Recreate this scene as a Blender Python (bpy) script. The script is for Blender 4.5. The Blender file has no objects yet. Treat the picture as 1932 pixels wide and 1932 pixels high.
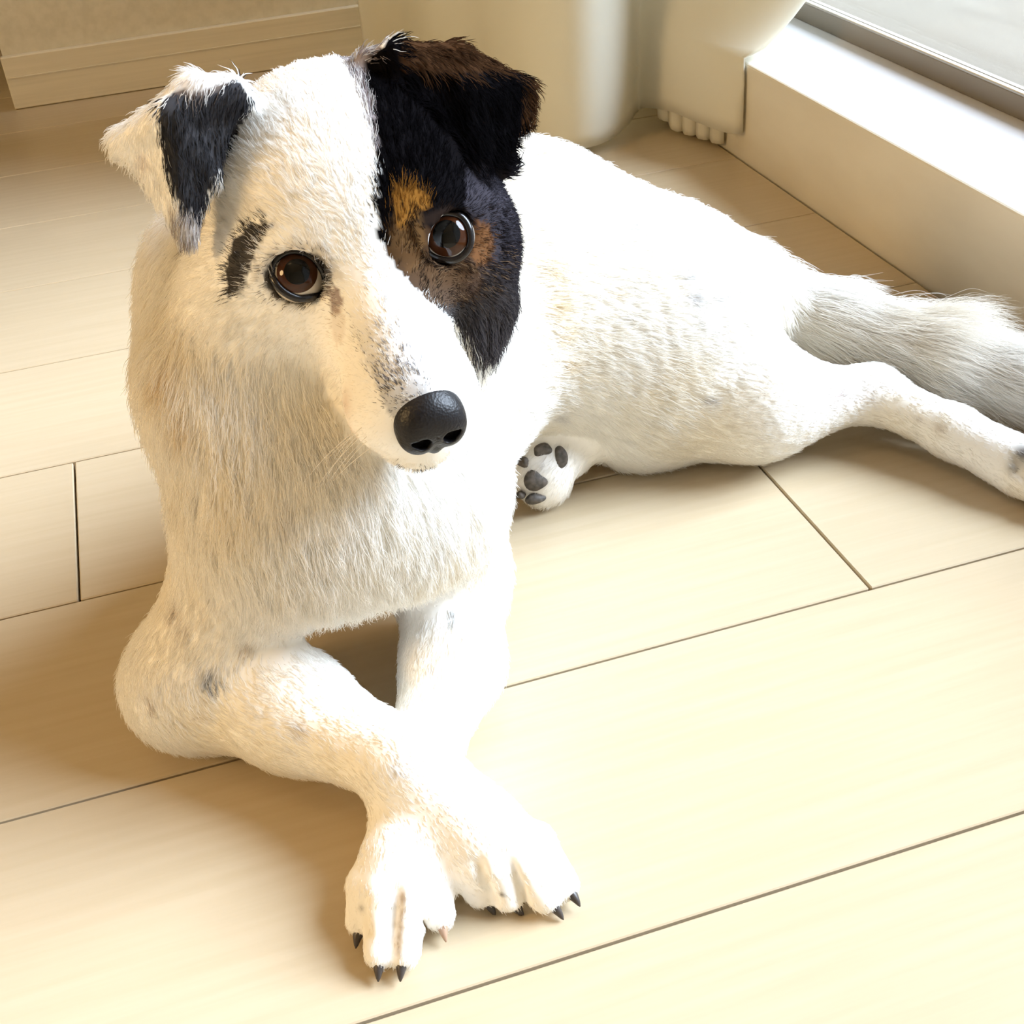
import bpy, bmesh, math, random
import numpy as np
from mathutils import Vector, Matrix

random.seed(7)
RNG = np.random.default_rng(11)
scene = bpy.context.scene
COL = scene.collection

# ------------------------------------------------------------------ camera
CAM_F = 2344.6 / 1932.0            # focal length in image widths
CAM_LOC = np.array([0.0, -0.1517, 0.48996])
CAM_RX, CAM_ROLL, CAM_RZ = 0.95914, -0.08563, -0.2546


def _rot(axis, t):
    return Matrix.Rotation(t, 3, axis)


CAM_R = _rot('Z', CAM_RZ) @ _rot('X', CAM_RX) @ _rot('Z', CAM_ROLL)
cam_data = bpy.data.cameras.new('camera')
cam_data.sensor_fit = 'HORIZONTAL'
cam_data.sensor_width = 36.0
cam_data.lens = 36.0 * CAM_F
cam_data.clip_start = 0.02
cam = bpy.data.objects.new('camera', cam_data)
cam.matrix_world = Matrix.Translation(Vector(CAM_LOC)) @ CAM_R.to_4x4()
COL.objects.link(cam)
scene.camera = cam

# ------------------------------------------------------------------ world, daylight, exposure
world = bpy.data.worlds.new('daylight_sky')
scene.world = world
world.use_nodes = True
wn = world.node_tree.nodes
wn['Background'].inputs['Color'].default_value = (0.93, 0.97, 1.0, 1)
wn['Background'].inputs['Strength'].default_value = 0.42

sun_d = bpy.data.lights.new('hazy_sun', 'SUN')
sun_d.energy = 7.5
sun_d.angle = math.radians(40)
sun_d.color = (0.88, 1.0, 1.2)
sun = bpy.data.objects.new('hazy_sun', sun_d)
SUN_AZ, SUN_EL = math.radians(-8), math.radians(37)
s_dir = Vector((math.cos(SUN_EL) * math.cos(SUN_AZ), math.cos(SUN_EL) * math.sin(SUN_AZ), math.sin(SUN_EL)))
sun.rotation_euler = s_dir.to_track_quat('Z', 'Y').to_euler()
sun.location = (2.5, 0, 2.0)
COL.objects.link(sun)

# unseen warm fill lights, added overhead and at left to lift the shade
for nm, loc, aim, size, watt in (('warm_fill_above', (-0.7, 0.3, 2.28), (0, 0, 1), 0.7, 2.4), ('warm_fill_left', (-1.75, 0.15, 1.05), (-1, 0.15, 0.35), 0.6, 15.0)):
    fill_d = bpy.data.lights.new(nm, 'AREA')
    fill_d.shape = 'DISK'
    fill_d.size = size
    fill_d.energy = watt
    fill_d.color = (1.0, 0.66, 0.30)
    fill_light = bpy.data.objects.new(nm, fill_d)
    fill_light.location = loc
    fill_light.rotation_euler = Vector(aim).to_track_quat('Z', 'Y').to_euler()
    COL.objects.link(fill_light)

vs = scene.view_settings
vs.view_transform = 'Standard'
vs.look = 'None'
vs.exposure = 0.5
vs.gamma = 1.0
vs.use_curve_mapping = False
scene.cycles.max_bounces = 10
scene.cycles.diffuse_bounces = 8
scene.cycles.glossy_bounces = 2
scene.cycles.adaptive_threshold = 0.07
scene.cycles.adaptive_min_samples = 12
scene.cycles.transparent_max_bounces = 12
scene.cycles.sample_clamp_indirect = 6.0
scene.cycles.caustics_reflective = False
scene.cycles.caustics_refractive = False


# ------------------------------------------------------------------ pixel helpers (1932 px frame) -> real world points
_CR = np.array(CAM_R)


def ray(px, py):
    d = _CR @ np.array([(px - 966) / 1932 / CAM_F, -(py - 966) / 1932 / CAM_F, -1.0])
    return d


def W(px, py, z):
    """world point seen at that pixel at height z"""
    d = ray(px, py)
    return CAM_LOC + d * ((z - CAM_LOC[2]) / d[2])


def link(o, parent=None, **props):
    COL.objects.link(o)
    if parent is not None:
        o.parent = parent
    for k, v in props.items():
        o[k] = v
    return o


def mesh_obj(name, verts, faces, mat, parent=None, smooth=False, **props):
    me = bpy.data.meshes.new(name)
    me.from_pydata([tuple(map(float, v)) for v in verts], [], [tuple(int(i) for i in f) for f in faces])
    me.update()
    if smooth:
        me.polygons.foreach_set('use_smooth', np.ones(len(me.polygons), bool))
    if mat:
        me.materials.append(mat)
    return link(bpy.data.objects.new(name, me), parent, **props)


def box_bm(x0, x1, y0, y1, z0, z1, bevel=0.0, seg=1):
    bm = bmesh.new()
    bmesh.ops.create_cube(bm, size=1)
    for v in bm.verts:
        v.co = Vector(((x0 + x1) / 2 + v.co.x * (x1 - x0), (y0 + y1) / 2 + v.co.y * (y1 - y0), (z0 + z1) / 2 + v.co.z * (z1 - z0)))
    if bevel > 0:
        bmesh.ops.bevel(bm, geom=list(bm.edges), offset=bevel, segments=seg, affect='EDGES', profile=0.5)
    return bm


def bm_obj(name, bm, mat, parent=None, smooth=False, **props):
    me = bpy.data.meshes.new(name)
    bm.to_mesh(me)
    bm.free()
    if smooth:
        me.polygons.foreach_set('use_smooth', np.ones(len(me.polygons), bool))
    me.materials.append(mat)
    return link(bpy.data.objects.new(name, me), parent, **props)


def box(name, x0, x1, y0, y1, z0, z1, mat, parent=None, bevel=0.0, seg=1, **props):
    return bm_obj(name, box_bm(x0, x1, y0, y1, z0, z1, bevel, seg), mat, parent, **props)


# ------------------------------------------------------------------ materials
def principled(name, color, rough=0.6, spec=0.5, **kw):
    m = bpy.data.materials.new(name)
    m.use_nodes = True
    b = m.node_tree.nodes['Principled BSDF']
    b.inputs['Base Color'].default_value = (*color, 1)
    b.inputs['Roughness'].default_value = rough
    b.inputs['Specular IOR Level'].default_value = spec
    for k, v in kw.items():
        b.inputs[k].default_value = v
    return m, m.node_tree, b


def noise_color(m, nt, b, c0, c1, scale, stretch=(1, 1, 1), detail=4, bump=0.0, lo=0.35, hi=0.65):
    tc = nt.nodes.new('ShaderNodeTexCoord')
    mp = nt.nodes.new('ShaderNodeMapping')
    mp.inputs['Scale'].default_value = stretch
    nz = nt.nodes.new('ShaderNodeTexNoise')
    nz.inputs['Scale'].default_value = scale
    nz.inputs['Detail'].default_value = detail
    cr = nt.nodes.new('ShaderNodeValToRGB')
    cr.color_ramp.elements[0].color = (*c0, 1)
    cr.color_ramp.elements[1].color = (*c1, 1)
    cr.color_ramp.elements[0].position = lo
    cr.color_ramp.elements[1].position = hi
    nt.links.new(tc.outputs['Object'], mp.inputs['Vector'])
    nt.links.new(mp.outputs['Vector'], nz.inputs['Vector'])
    nt.links.new(nz.outputs['Fac'], cr.inputs['Fac'])
    nt.links.new(cr.outputs['Color'], b.inputs['Base Color'])
    if bump:
        bp = nt.nodes.new('ShaderNodeBump')
        bp.inputs['Strength'].default_value = bump
        bp.inputs['Distance'].default_value = 0.002
        nt.links.new(nz.outputs['Fac'], bp.inputs['Height'])
        nt.links.new(bp.outputs['Normal'], b.inputs['Normal'])
    return cr


M = {}
M['plank'], nt, b = principled('pale_maple_floor', (0.75, 0.60, 0.36), 0.32, 0.45)
noise_color(M['plank'], nt, b, (0.50, 0.405, 0.27), (0.53, 0.435, 0.30), 7.0, (1.0, 22, 1), 4, 0.02)
M['subfloor'], _, _ = principled('dark_joint', (0.22, 0.14, 0.05), 0.8)
M['sill'], nt, b = principled('white_sill_wood', (0.80, 0.74, 0.62), 0.45)
noise_color(M['sill'], nt, b, (0.68, 0.635, 0.535), (0.73, 0.69, 0.59), 7.0, (16, 1.0, 3), 4, 0.02)
M['wall'], nt, b = principled('cream_wallpaper', (0.74, 0.68, 0.55), 0.85, 0.2)
noise_color(M['wall'], nt, b, (0.60, 0.56, 0.455), (0.66, 0.615, 0.51), 90.0, (1, 1, 1), 3, 0.15)
M['base'], nt, b = principled('cream_baseboard', (0.78, 0.70, 0.55), 0.5)
noise_color(M['base'], nt, b, (0.66, 0.605, 0.48), (0.72, 0.66, 0.53), 6.0, (1.0, 1, 30), 4, 0.02)
M['alu'], _, _ = principled('pale_aluminium', (0.80, 0.79, 0.80), 0.35, 0.5, Metallic=0.25)
M['dark_alu'], _, _ = principled('bronze_rail', (0.20, 0.165, 0.125), 0.4, 0.5, Metallic=0.3)
M['cream_rail'], _, _ = principled('cream_rail', (0.85, 0.80, 0.68), 0.35)
M['gasket'], _, _ = principled('grey_gasket', (0.30, 0.27, 0.24), 0.6)
M['curtain'], nt, b = principled('ivory_curtain', (0.86, 0.845, 0.76), 0.85, 0.15, **{'Sheen Weight': 0.2})
tr = nt.nodes.new('ShaderNodeBsdfTranslucent')
tr.inputs['Color'].default_value = (0.88, 0.85, 0.74, 1)
mx = nt.nodes.new('ShaderNodeMixShader')
mx.inputs['Fac'].default_value = 0.42
out = nt.nodes['Material Output']
nt.links.new(b.outputs['BSDF'], mx.inputs[1])
nt.links.new(tr.outputs['BSDF'], mx.inputs[2])
nt.links.new(mx.outputs['Shader'], out.inputs['Surface'])
M['balcony'], nt, b = principled('pale_balcony_floor', (0.62, 0.58, 0.52), 0.7)
noise_color(M['balcony'], nt, b, (0.27, 0.235, 0.19), (0.34, 0.305, 0.255), 2.2, (4, 0.5, 1), 2, 0.0)
M['ceiling'], _, _ = principled('white_ceiling', (0.66, 0.57, 0.42), 0.9, 0.2)

# thin window glass: transparent with a faint mirror from fresnel
gm = bpy.data.materials.new('window_glass')
gm.use_nodes = True
nt = gm.node_tree
nt.nodes.remove(nt.nodes['Principled BSDF'])
t_ = nt.nodes.new('ShaderNodeBsdfTransparent')
t_.inputs['Color'].default_value = (0.97, 0.985, 0.98, 1)
g_ = nt.nodes.new('ShaderNodeBsdfGlossy')
g_.inputs['Roughness'].default_value = 0.02
lw_ = nt.nodes.new('ShaderNodeLayerWeight')
lw_.inputs['Blend'].default_value = 0.5
pw_ = nt.nodes.new('ShaderNodeMath')
pw_.operation = 'POWER'
pw_.inputs[1].default_value = 5.0
nt.links.new(lw_.outputs['Facing'], pw_.inputs[0])
f_ = nt.nodes.new('ShaderNodeMath')
f_.operation = 'MULTIPLY_ADD'
f_.inputs[1].default_value = 0.42
f_.inputs[2].default_value = 0.03
nt.links.new(pw_.outputs[0], f_.inputs[0])
mx = nt.nodes.new('ShaderNodeMixShader')
nt.links.new(f_.outputs[0], mx.inputs['Fac'])
nt.links.new(t_.outputs[0], mx.inputs[1])
nt.links.new(g_.outputs[0], mx.inputs[2])
nt.links.new(mx.outputs[0], nt.nodes['Material Output'].inputs['Surface'])
M['glass'] = gm

# ------------------------------------------------------------------ the room
XL, XS, YB, YF, ZC = -2.6, 0.617, 1.74, -2.2, 2.4      # left wall, step face, back wall, wall behind the camera, ceiling
PW = 0.18
floor = box('floor', XL, XS + 0.12, YF, 3.4, -0.10, -0.012, M['subfloor'], kind='structure')
GAP = 0.0008
joints = {0: [-0.4], 1: [-0.62], 2: [-0.55, 0.355], 3: [-0.114], 4: [-0.42], 5: [-0.6], 6: [-0.36], 7: [-0.75], 8: [-0.5], 9: [-0.3], 10: [-0.6]}
for n in range(-13, 19):
    y0, y1 = n * PW, (n + 1) * PW
    if y1 > 3.4:
        break
    js = joints.get(n)
    if js is None:
        o_ = random.uniform(0, 0.9)
        js = [XL + 0.3 + o_ + 0.909 * k for k in range(4)]
    xs = [XL] + sorted(j for j in js if XL < j < XS) + [XS - 0.0038]
    # long runs off to the left are cut into board lengths too
    full = [xs[0]]
    for a in xs[1:]:
        while a - full[-1] > 1.5:
            full.append(full[-1] + 0.909)
        full.append(a)
    for x0, x1 in zip(full[:-1], full[1:]):
        if x1 - x0 < 0.01:
            continue
        p_ = box('plank', x0 + GAP, x1 - GAP, y0 + GAP, y1 - GAP, -0.012, 0.0, M['plank'], floor, bevel=0.0007)

# step and sill under the sliding window
step = box('trim_1', XS, 0.712, YF, 1.73, -0.02, 0.1032, M['sill'], kind='structure', bevel=0.0022, seg=2)
step['label'] = 'cream wooden step under the sliding window'
track = box('trim_2', 0.712, 0.778, YF, 1.73, -0.02, 0.1015, M['alu'], kind='structure', bevel=0.001)
box('rail', 0.7495, 0.754, YF, 1.73, 0.1015, 0.122, M['dark_alu'], track, bevel=0.0006)
box('rail', 0.754, 0.760, YF, 1.73, 0.1015, 0.1225, M['cream_rail'], track, bevel=0.0006)
# sliding window leaf: bottom rail, stiles, pane
window = bpy.data.objects.new('window_1', None)
window.location = (0.80, 0, 0.1015)
link(window, kind='structure')


def wbox(name, x0, x1, y0, y1, z0, z1, mat, parent=window):
    return box(name, x0 - 0.80, x1 - 0.80, y0, y1, z0 - 0.1015, z1 - 0.1015, mat, parent, bevel=0.0008)


wbox('gasket', 0.7635, 0.7655, YF, 1.70, 0.108, 0.121, M['gasket'])
wbox('bottom_rail', 0.767, 0.777, YF, 1.70, 0.1015, 0.118, M['cream_rail'])
wbox('top_rail', 0.767, 0.777, YF, 1.70, 2.03, 2.08, M['alu'])
for yy in (1.66, 0.02 - 1.4):
    wbox('stile', 0.767, 0.777, yy, yy + 0.045, 0.118, 2.03, M['alu'])
wbox('pane', 0.770, 0.774, YF, 1.69, 0.118, 2.03, M['glass'])

# walls
wall_back = box('wall_back', -0.172, 0.95, YB, YB + 0.12, -0.02, ZC, M['wall'], kind='structure')
bb = box('baseboard_back', -0.175, XS - 0.001, 1.728, 1.7405, 0.0006, 0.0705, M['base'], kind='structure', bevel=0.0012)
box('lip', -0.174, XS - 0.001, 1.7265, 1.7285, 0.042, 0.0436, M['base'], bb)
box('wall_recess', XL, 0.95, 3.4, 3.5, -0.02, ZC, M['wall'], kind='structure')
box('wall_side', 0.80, 0.95, 1.86, 3.4, -0.02, ZC, M['wall'], kind='structure')
box('wall_left', XL - 0.1, XL, YF, 3.5, -0.02, ZC, M['wall'], kind='structure')
box('wall_front', XL, 0.95, YF - 0.1, YF, -0.02, ZC, M['wall'], kind='structure')
box('ceiling', XL, 0.95, YF, 3.5, ZC, ZC + 0.1, M['ceiling'], kind='structure')
box('wall_right', 0.70, 0.95, YF, 1.74, 2.08, ZC, M['wall'], kind='structure')
box('balcony_floor', 0.778, 6.0, -6.0, 6.0, -0.05, 0.085, M['balcony'], kind='structure', label='pale balcony floor outside the window')


# ------------------------------------------------------------------ curtains
def catmull(pts, n):
    pts = np.array(pts, float)
    P = np.vstack([2 * pts[0] - pts[1], pts, 2 * pts[-1] - pts[-2]])
    out_ = []
    for i in range(1, len(P) - 2):
        for k in range(n):
            t = k / n
            a, b_, c, d = P[i - 1], P[i], P[i + 1], P[i + 2]
            out_.append(0.5 * ((2 * b_) + (-a + c) * t + (2 * a - 5 * b_ + 4 * c - d) * t * t + (-a + 3 * b_ - 3 * c + d) * t ** 3))
    out_.append(P[-2])
    return np.array(out_)


def drape(name, path, zs, hem, shift, mat, thick, parent=None, **props):
    """sheet hanging along a plan path; hem(s)->bottom height, shift(xy,z)->xy"""
    n = len(path)
    verts, faces = [], []
    for j, tz in enumerate(zs):
        for i in range(n):
            h = hem(i / (n - 1))
            z = h + (2.08 - h) * tz
            x, y = shift(path[i], z)
            verts.append((x, y, z))
    for j in range(len(zs) - 1):
        for i in range(n - 1):
            a = j * n + i
            faces.append((a, a + 1, a + n + 1, a + n))
    o = mesh_obj(name, verts, faces, mat, parent, True, **props)
    md = o.modifiers.new('thickness', 'SOLIDIFY')
    md.thickness = thick
    md.offset = 0
    return o


cpath = catmull([(0.315, 1.67), (0.33, 1.63), (0.352, 1.565), (0.35, 1.49), (0.352, 1.41), (0.385, 1.335), (0.395, 1.27), (0.412, 1.205), (0.438, 1.168),
                 (0.468, 1.158), (0.498, 1.172), (0.530, 1.205), (0.552, 1.232), (0.563, 1.228), (0.573, 1.19), (0.586, 1.125),
                 (0.598, 1.080), (0.611, 1.068), (0.622, 1.085), (0.626, 1.13), (0.63, 1.20), (0.64, 1.35), (0.66, 1.5), (0.675, 1.66)], 8)


def c_hem(s):
    return 0.013 + 0.018 * min(1, max(0, (s - 0.50) / 0.12))


def c_shift(p, z):
    x, y = p
    k = min(1, max(0, (x - 0.555) / 0.055))
    k = k * k * (3 - 2 * k)
    if z < 0.112:                                   # in front of the step face
        x = min(x, 0.6125)
    sh = 0.012 * max(0, z - 0.06) / 0.05 if z < 0.11 else 0.012 + 0.135 * (1 - math.exp(-(z - 0.11) / 0.075))
    return min(x + k * sh, 0.6125) if z < 0.112 else x + k * sh, y + k * sh * 0.18 - 0.02 * (1 - math.exp(-z / 0.3)) * (1 - k)


czs = [0, 0.008, 0.016, 0.025, 0.033, 0.0385, 0.0415, 0.0455, 0.0495, 0.054, 0.06, 0.068, 0.08, 0.1, 0.13, 0.18, 0.3, 0.5, 0.75, 1.0]
if True:
    curtain = drape('curtain', cpath, czs, c_hem, c_shift, M['curtain'], 0.0022,
                    label='heavy ivory curtain gathered in broad folds beside the window', category='curtain')
    sp = []
    for k in range(5):
        x0 = 0.579 + 0.0078 * k
        y0 = 1.206 - 0.0205 * k
        r = 0.0075
        for t in np.linspace(math.pi, 2 * math.pi, 7):
            sp.append((x0 + r * math.cos(t), y0 + 1.5 * r * math.sin(t)))
        sp.append((x0 + 0.0085, y0 + 0.008))
    spath = catmull(sp, 3)
    drape('sheer_curtain', spath, [0, 0.004, 0.012, 0.03, 0.06, 0.1, 0.3, 1.0], lambda s: 0.006 + 0.010 * max(0, 0.25 - s) * 4,
          lambda p, z: (c_shift(p, z)[0], p[1] + 0.03 * min(1, max(0, z - 0.05) / 0.05)), M['curtain'], 0.0012,
          label='pleated white under-curtain showing below the ivory curtain hem', category='curtain')
# ------------------------------------------------------------------ dog: implicit surface (round cones, ellipsoids, ear slabs) polygonised as ONE skin
def N_(v):
    v = np.asarray(v, float)
    return v / (np.linalg.norm(v) + 1e-12)


# head frame: origin between the eyes, x to the dog's left, y forward, z up (centimetres inside the head)
HO = W(703, 480, 0.275)
_m = N_(W(812, 795, 0.232) - HO)                                    # eyes -> nose
_vd = N_(HO - CAM_LOC)
_e = N_(_CR @ np.array([283.0, 75.0, 0.0]))                          # eye line
_yaw = math.radians(13)
HX = N_(math.cos(_yaw) * _e + math.sin(_yaw) * _vd)                   # the dog's left eye is the farther one
_m = N_(_m - HX * np.dot(HX, _m))
_up = np.cross(_m, HX)
_t = math.radians(24)
HY = N_(math.cos(_t) * _m + math.sin(_t) * _up)
HZ = np.cross(HY, HX)
HM = np.stack([HX, HY, HZ], 1)                                       # local -> world


def H(x, y, z):
    return HO + HM @ (np.array([x, y, z], float) * 0.01)


def toH(P):
    return ((np.asarray(P) - HO) @ HM) * 100.0


def HP(px, py, y):
    """head-local (cm) -> world for the point seen at that pixel lying y cm in front of the eye line"""
    d = ray(px, py)
    o = CAM_LOC - HO
    t = (y * 0.01 - o @ HY) / (d @ HY)
    return CAM_LOC + d * t


PRIMS = []


def rc(a, b, ra, rb, k=0.02, flow=None, ln=0.018, lift=0.25, tag='body', den=1.0):
    a, b = np.array(a, float), np.array(b, float)
    fl = N_(b - a) if flow is None else N_(flow)
    PRIMS.append(dict(t='rc', a=a, b=b, ra=ra, rb=rb, k=k, flow=fl, ln=ln, lift=lift, tag=tag, den=den))


def el(c, r, R=None, k=0.02, flow=(0, 0, -1), ln=0.018, lift=0.25, tag='body', den=1.0):
    PRIMS.append(dict(t='el', a=np.array(c, float), r=np.array(r, float), R=np.eye(3) if R is None else np.array(R, float), k=k,
                      flow=N_(flow), ln=ln, lift=lift, tag=tag, den=den))


def tri(a, b, c, r, k=0.008, flow=(0, 0, -1), ln=0.012, lift=0.25, tag='ear', den=1.0):
    PRIMS.append(dict(t='tri', a=np.array(a, float), b=np.array(b, float), c=np.array(c, float), ra=r, k=k, flow=N_(flow), ln=ln, lift=lift, tag=tag, den=den))


def sub(c, r, k=0.004):
    PRIMS.append(dict(t='sub', a=np.array(c, float), ra=r, k=k))


def sdf(pr, P):
    t = pr['t']
    if t == 'rc':
        a, b, ra, rb = pr['a'], pr['b'], pr['ra'], pr['rb']
        ba = b - a
        pa = P - a
        h = np.clip((pa @ ba) / max(1e-12, ba @ ba), 0, 1)
        d = pa - h[..., None] * ba
        return np.sqrt((d * d).sum(-1)) - (ra + (rb - ra) * h)
    if t == 'el':
        q = (P - pr['a']) @ pr['R']
        r = pr['r']
        k0 = np.sqrt(((q / r) ** 2).sum(-1))
        k1 = np.sqrt(((q / (r * r)) ** 2).sum(-1)) + 1e-9
        return k0 * (k0 - 1.0) / k1
    if t == 'sub':
        d = P - pr['a']
        return np.sqrt((d * d).sum(-1)) - pr['ra']
    a, b, c = pr['a'], pr['b'], pr['c']
    ba, cb, ac = b - a, c - b, a - c
    n = np.cross(ba, ac)
    pa, pb, pc = P - a, P - b, P - c

    def dot2(v):
        return (v * v).sum(-1)
    s = np.sign(pa @ np.cross(ba, n)) + np.sign(pb @ np.cross(cb, n)) + np.sign(pc @ np.cross(ac, n))
    e1 = dot2(np.clip((pa @ ba) / (ba @ ba), 0, 1)[..., None] * ba - pa)
    e2 = dot2(np.clip((pb @ cb) / (cb @ cb), 0, 1)[..., None] * cb - pb)
    e3 = dot2(np.clip((pc @ ac) / (ac @ ac), 0, 1)[..., None] * ac - pc)
    edge = np.minimum(np.minimum(e1, e2), e3)
    face = (pa @ n) ** 2 / (n @ n)
    return np.sqrt(np.where(s < 2.0, edge, face)) - pr['ra']


def bounds(pr, pad):
    t = pr['t']
    if t == 'rc':
        r = max(pr['ra'], pr['rb'])
        lo, hi = np.minimum(pr['a'], pr['b']) - r, np.maximum(pr['a'], pr['b']) + r
    elif t == 'el':
        e = np.abs(pr['R']) @ pr['r']
        lo, hi = pr['a'] - e, pr['a'] + e
    elif t == 'sub':
        lo, hi = pr['a'] - pr['ra'], pr['a'] + pr['ra']
    else:
        s = np.stack([pr['a'], pr['b'], pr['c']])
        lo, hi = s.min(0) - pr['ra'], s.max(0) + pr['ra']
    return lo - pad, hi + pad


def smin(a, b, k):
    h = np.maximum(k - np.abs(a - b), 0.0) / k
    return np.minimum(a, b) - h * h * k * 0.25


def eval_volume(prims, h, floor_z=None):
    los, his = zip(*[bounds(p, 0.012) for p in prims if p['t'] != 'sub'])
    lo, hi = np.min(los, 0), np.max(his, 0)
    dims = np.ceil((hi - lo) / h).astype(int) + 2
    vol = np.full(dims, 0.05, np.float32)
    for p in prims:
        a, b = bounds(p, p['k'] + 2.5 * h)
        i0 = np.maximum(0, np.floor((a - lo) / h).astype(int))
        i1 = np.minimum(dims, np.ceil((b - lo) / h).astype(int) + 1)
        if (i1 <= i0).any():
            continue
        ax = [lo[d] + h * np.arange(i0[d], i1[d]) for d in range(3)]
        P = np.stack(np.meshgrid(*ax, indexing='ij'), -1)
        d = sdf(p, P).astype(np.float32)
        s = (slice(i0[0], i1[0]), slice(i0[1], i1[1]), slice(i0[2], i1[2]))
        if p['t'] == 'sub':
            vol[s] = -smin(-vol[s], d, p['k'])
        else:
            vol[s] = smin(vol[s], d, p['k'])
    if floor_z is not None:                                           # soft parts press flat on the floor
        zz = floor_z - (lo[2] + h * np.arange(dims[2]))
        vol = -smin(-vol, -np.broadcast_to(zz[None, None, :].astype(np.float32), vol.shape), 0.006)
    return vol, lo


def trilin(vol, g):
    i = np.clip(np.floor(g).astype(int), 0, np.array(vol.shape) - 2)
    f = g - i
    out_ = 0
    for dx in (0, 1):
        for dy in (0, 1):
            for dz in (0, 1):
                w = (f[:, 0] if dx else 1 - f[:, 0]) * (f[:, 1] if dy else 1 - f[:, 1]) * (f[:, 2] if dz else 1 - f[:, 2])
                out_ = out_ + w * vol[i[:, 0] + dx, i[:, 1] + dy, i[:, 2] + dz]
    return out_


def surface_nets(vol, lo, h):
    ins = vol < 0
    nx, ny, nz = vol.shape
    c = np.zeros((nx - 1, ny - 1, nz - 1), np.uint8)
    for dx in (0, 1):
        for dy in (0, 1):
            for dz in (0, 1):
                c += ins[dx:nx - 1 + dx, dy:ny - 1 + dy, dz:nz - 1 + dz]
    cells = np.argwhere((c > 0) & (c < 8))
    idx = np.full(c.shape, -1, np.int32)
    idx[cells[:, 0], cells[:, 1], cells[:, 2]] = np.arange(len(cells))
    acc = np.zeros((len(cells), 3))
    cnt = np.zeros(len(cells))
    corners = [(x, y, z) for x in (0, 1) for y in (0, 1) for z in (0, 1)]
    for i, a in enumerate(corners):
        for b_ in corners[i + 1:]:
            if sum(abs(p - q) for p, q in zip(a, b_)) != 1:
                continue
            va = vol[cells[:, 0] + a[0], cells[:, 1] + a[1], cells[:, 2] + a[2]]
            vb = vol[cells[:, 0] + b_[0], cells[:, 1] + b_[1], cells[:, 2] + b_[2]]
            m = (va < 0) != (vb < 0)
            t = np.where(m, va / np.where(m, va - vb, 1), 0)
            pt = np.array(a) + t[:, None] * (np.array(b_) - np.array(a))
            acc += np.where(m[:, None], pt, 0)
            cnt += m
    g = cells + acc / cnt[:, None]

    def grad(g):
        e = 0.7
        return np.stack([(trilin(vol, g + np.eye(3)[d] * e) - trilin(vol, g - np.eye(3)[d] * e)) / (2 * e) for d in range(3)], 1)
    for _ in range(2):
        gr = grad(g)
        v = trilin(vol, g)
        g = g - np.clip(v / np.maximum((gr * gr).sum(1), 1e-12), -0.5 / h * h, 0.5)[:, None] * gr * 0.7
    quads = []
    for ax in range(3):
        s0 = [slice(None)] * 3
        s1 = [slice(None)] * 3
        s0[ax] = slice(0, -1)
        s1[ax] = slice(1, None)
        a, b_ = ins[tuple(s0)], ins[tuple(s1)]
        e = np.argwhere(a != b_)
        u, v = (ax + 1) % 3, (ax + 2) % 3
        ok = (e[:, u] > 0) & (e[:, v] > 0) & (e[:, u] < vol.shape[u] - 1) & (e[:, v] < vol.shape[v] - 1)
        e = e[ok]
        fl = a[tuple(e.T)]
        U, V = np.eye(3, dtype=int)[u], np.eye(3, dtype=int)[v]
        q = np.stack([idx[tuple((e - U - V).T)], idx[tuple((e - V).T)], idx[tuple(e.T)], idx[tuple((e - U).T)]], 1)
        q[~fl] = q[~fl][:, ::-1]
        quads.append(q)
    q = np.concatenate(quads)
    q = q[(q >= 0).all(1)]
    gr = grad(g)
    nrm = gr / (np.linalg.norm(gr, axis=1)[:, None] + 1e-12)
    return lo + g * h, q, nrm


def np_mesh(name, V, Q):
    me = bpy.data.meshes.new(name)
    me.vertices.add(len(V))
    me.vertices.foreach_set('co', np.ascontiguousarray(V, np.float32).ravel())
    me.loops.add(Q.size)
    me.loops.foreach_set('vertex_index', np.ascontiguousarray(Q, np.int32).ravel())
    me.polygons.add(len(Q))
    me.polygons.foreach_set('loop_start', np.arange(0, Q.size, 4, dtype=np.int32))
    me.polygons.foreach_set('loop_total', np.full(len(Q), 4, np.int32))
    me.polygons.foreach_set('use_smooth', np.ones(len(Q), bool))
    me.update(calc_edges=True)
    me.validate()
    return me


# ---- torso
UB = N_((0.30, 0.16, 0))                    # chest -> rump
VB = np.array([UB[1], -UB[0], 0])           # the dog's left (towards the window side of the camera)
RB = np.stack([UB, VB, [0, 0, 1]], 1)
BACK = tuple(UB * 0.9 + np.array([0, 0, -0.35]))
el((0.112, 0.505, 0.132), (0.100, 0.073, 0.088), RB, 0.03, flow=BACK, ln=0.014, lift=0.14)
el((0.192, 0.570, 0.136), (0.12, 0.057, 0.098), RB, 0.04, flow=BACK, ln=0.013, lift=0.13)
el((0.303, 0.575, 0.086), (0.092, 0.066, 0.078), RB, 0.05, flow=BACK, ln=0.013, lift=0.13)
rc((0.190, 0.565, 0.158), (0.300, 0.585, 0.098), 0.068, 0.066, 0.04, flow=BACK, ln=0.013, lift=0.13)
# neck and ruff
rc((0.085, 0.475, 0.145), (0.085, 0.430, 0.215), 0.074, 0.060, 0.04, flow=(0, -0.25, -1), ln=0.018, lift=0.16, tag='neck')
el(W(455, 740, 0.195), (0.048, 0.05, 0.055), None, 0.04, flow=(-0.1, -0.1, -1), ln=0.018, lift=0.16, tag='neck')
el(W(425, 560, 0.225), (0.040, 0.04, 0.05), None, 0.03, flow=(-0.2, -0.1, -1), ln=0.016, lift=0.16, tag='neck')
el(W(640, 935, 0.145), (0.066, 0.052, 0.058), None, 0.04, flow=(0.05, -0.15, -1), ln=0.018, lift=0.16, tag='neck')
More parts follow.
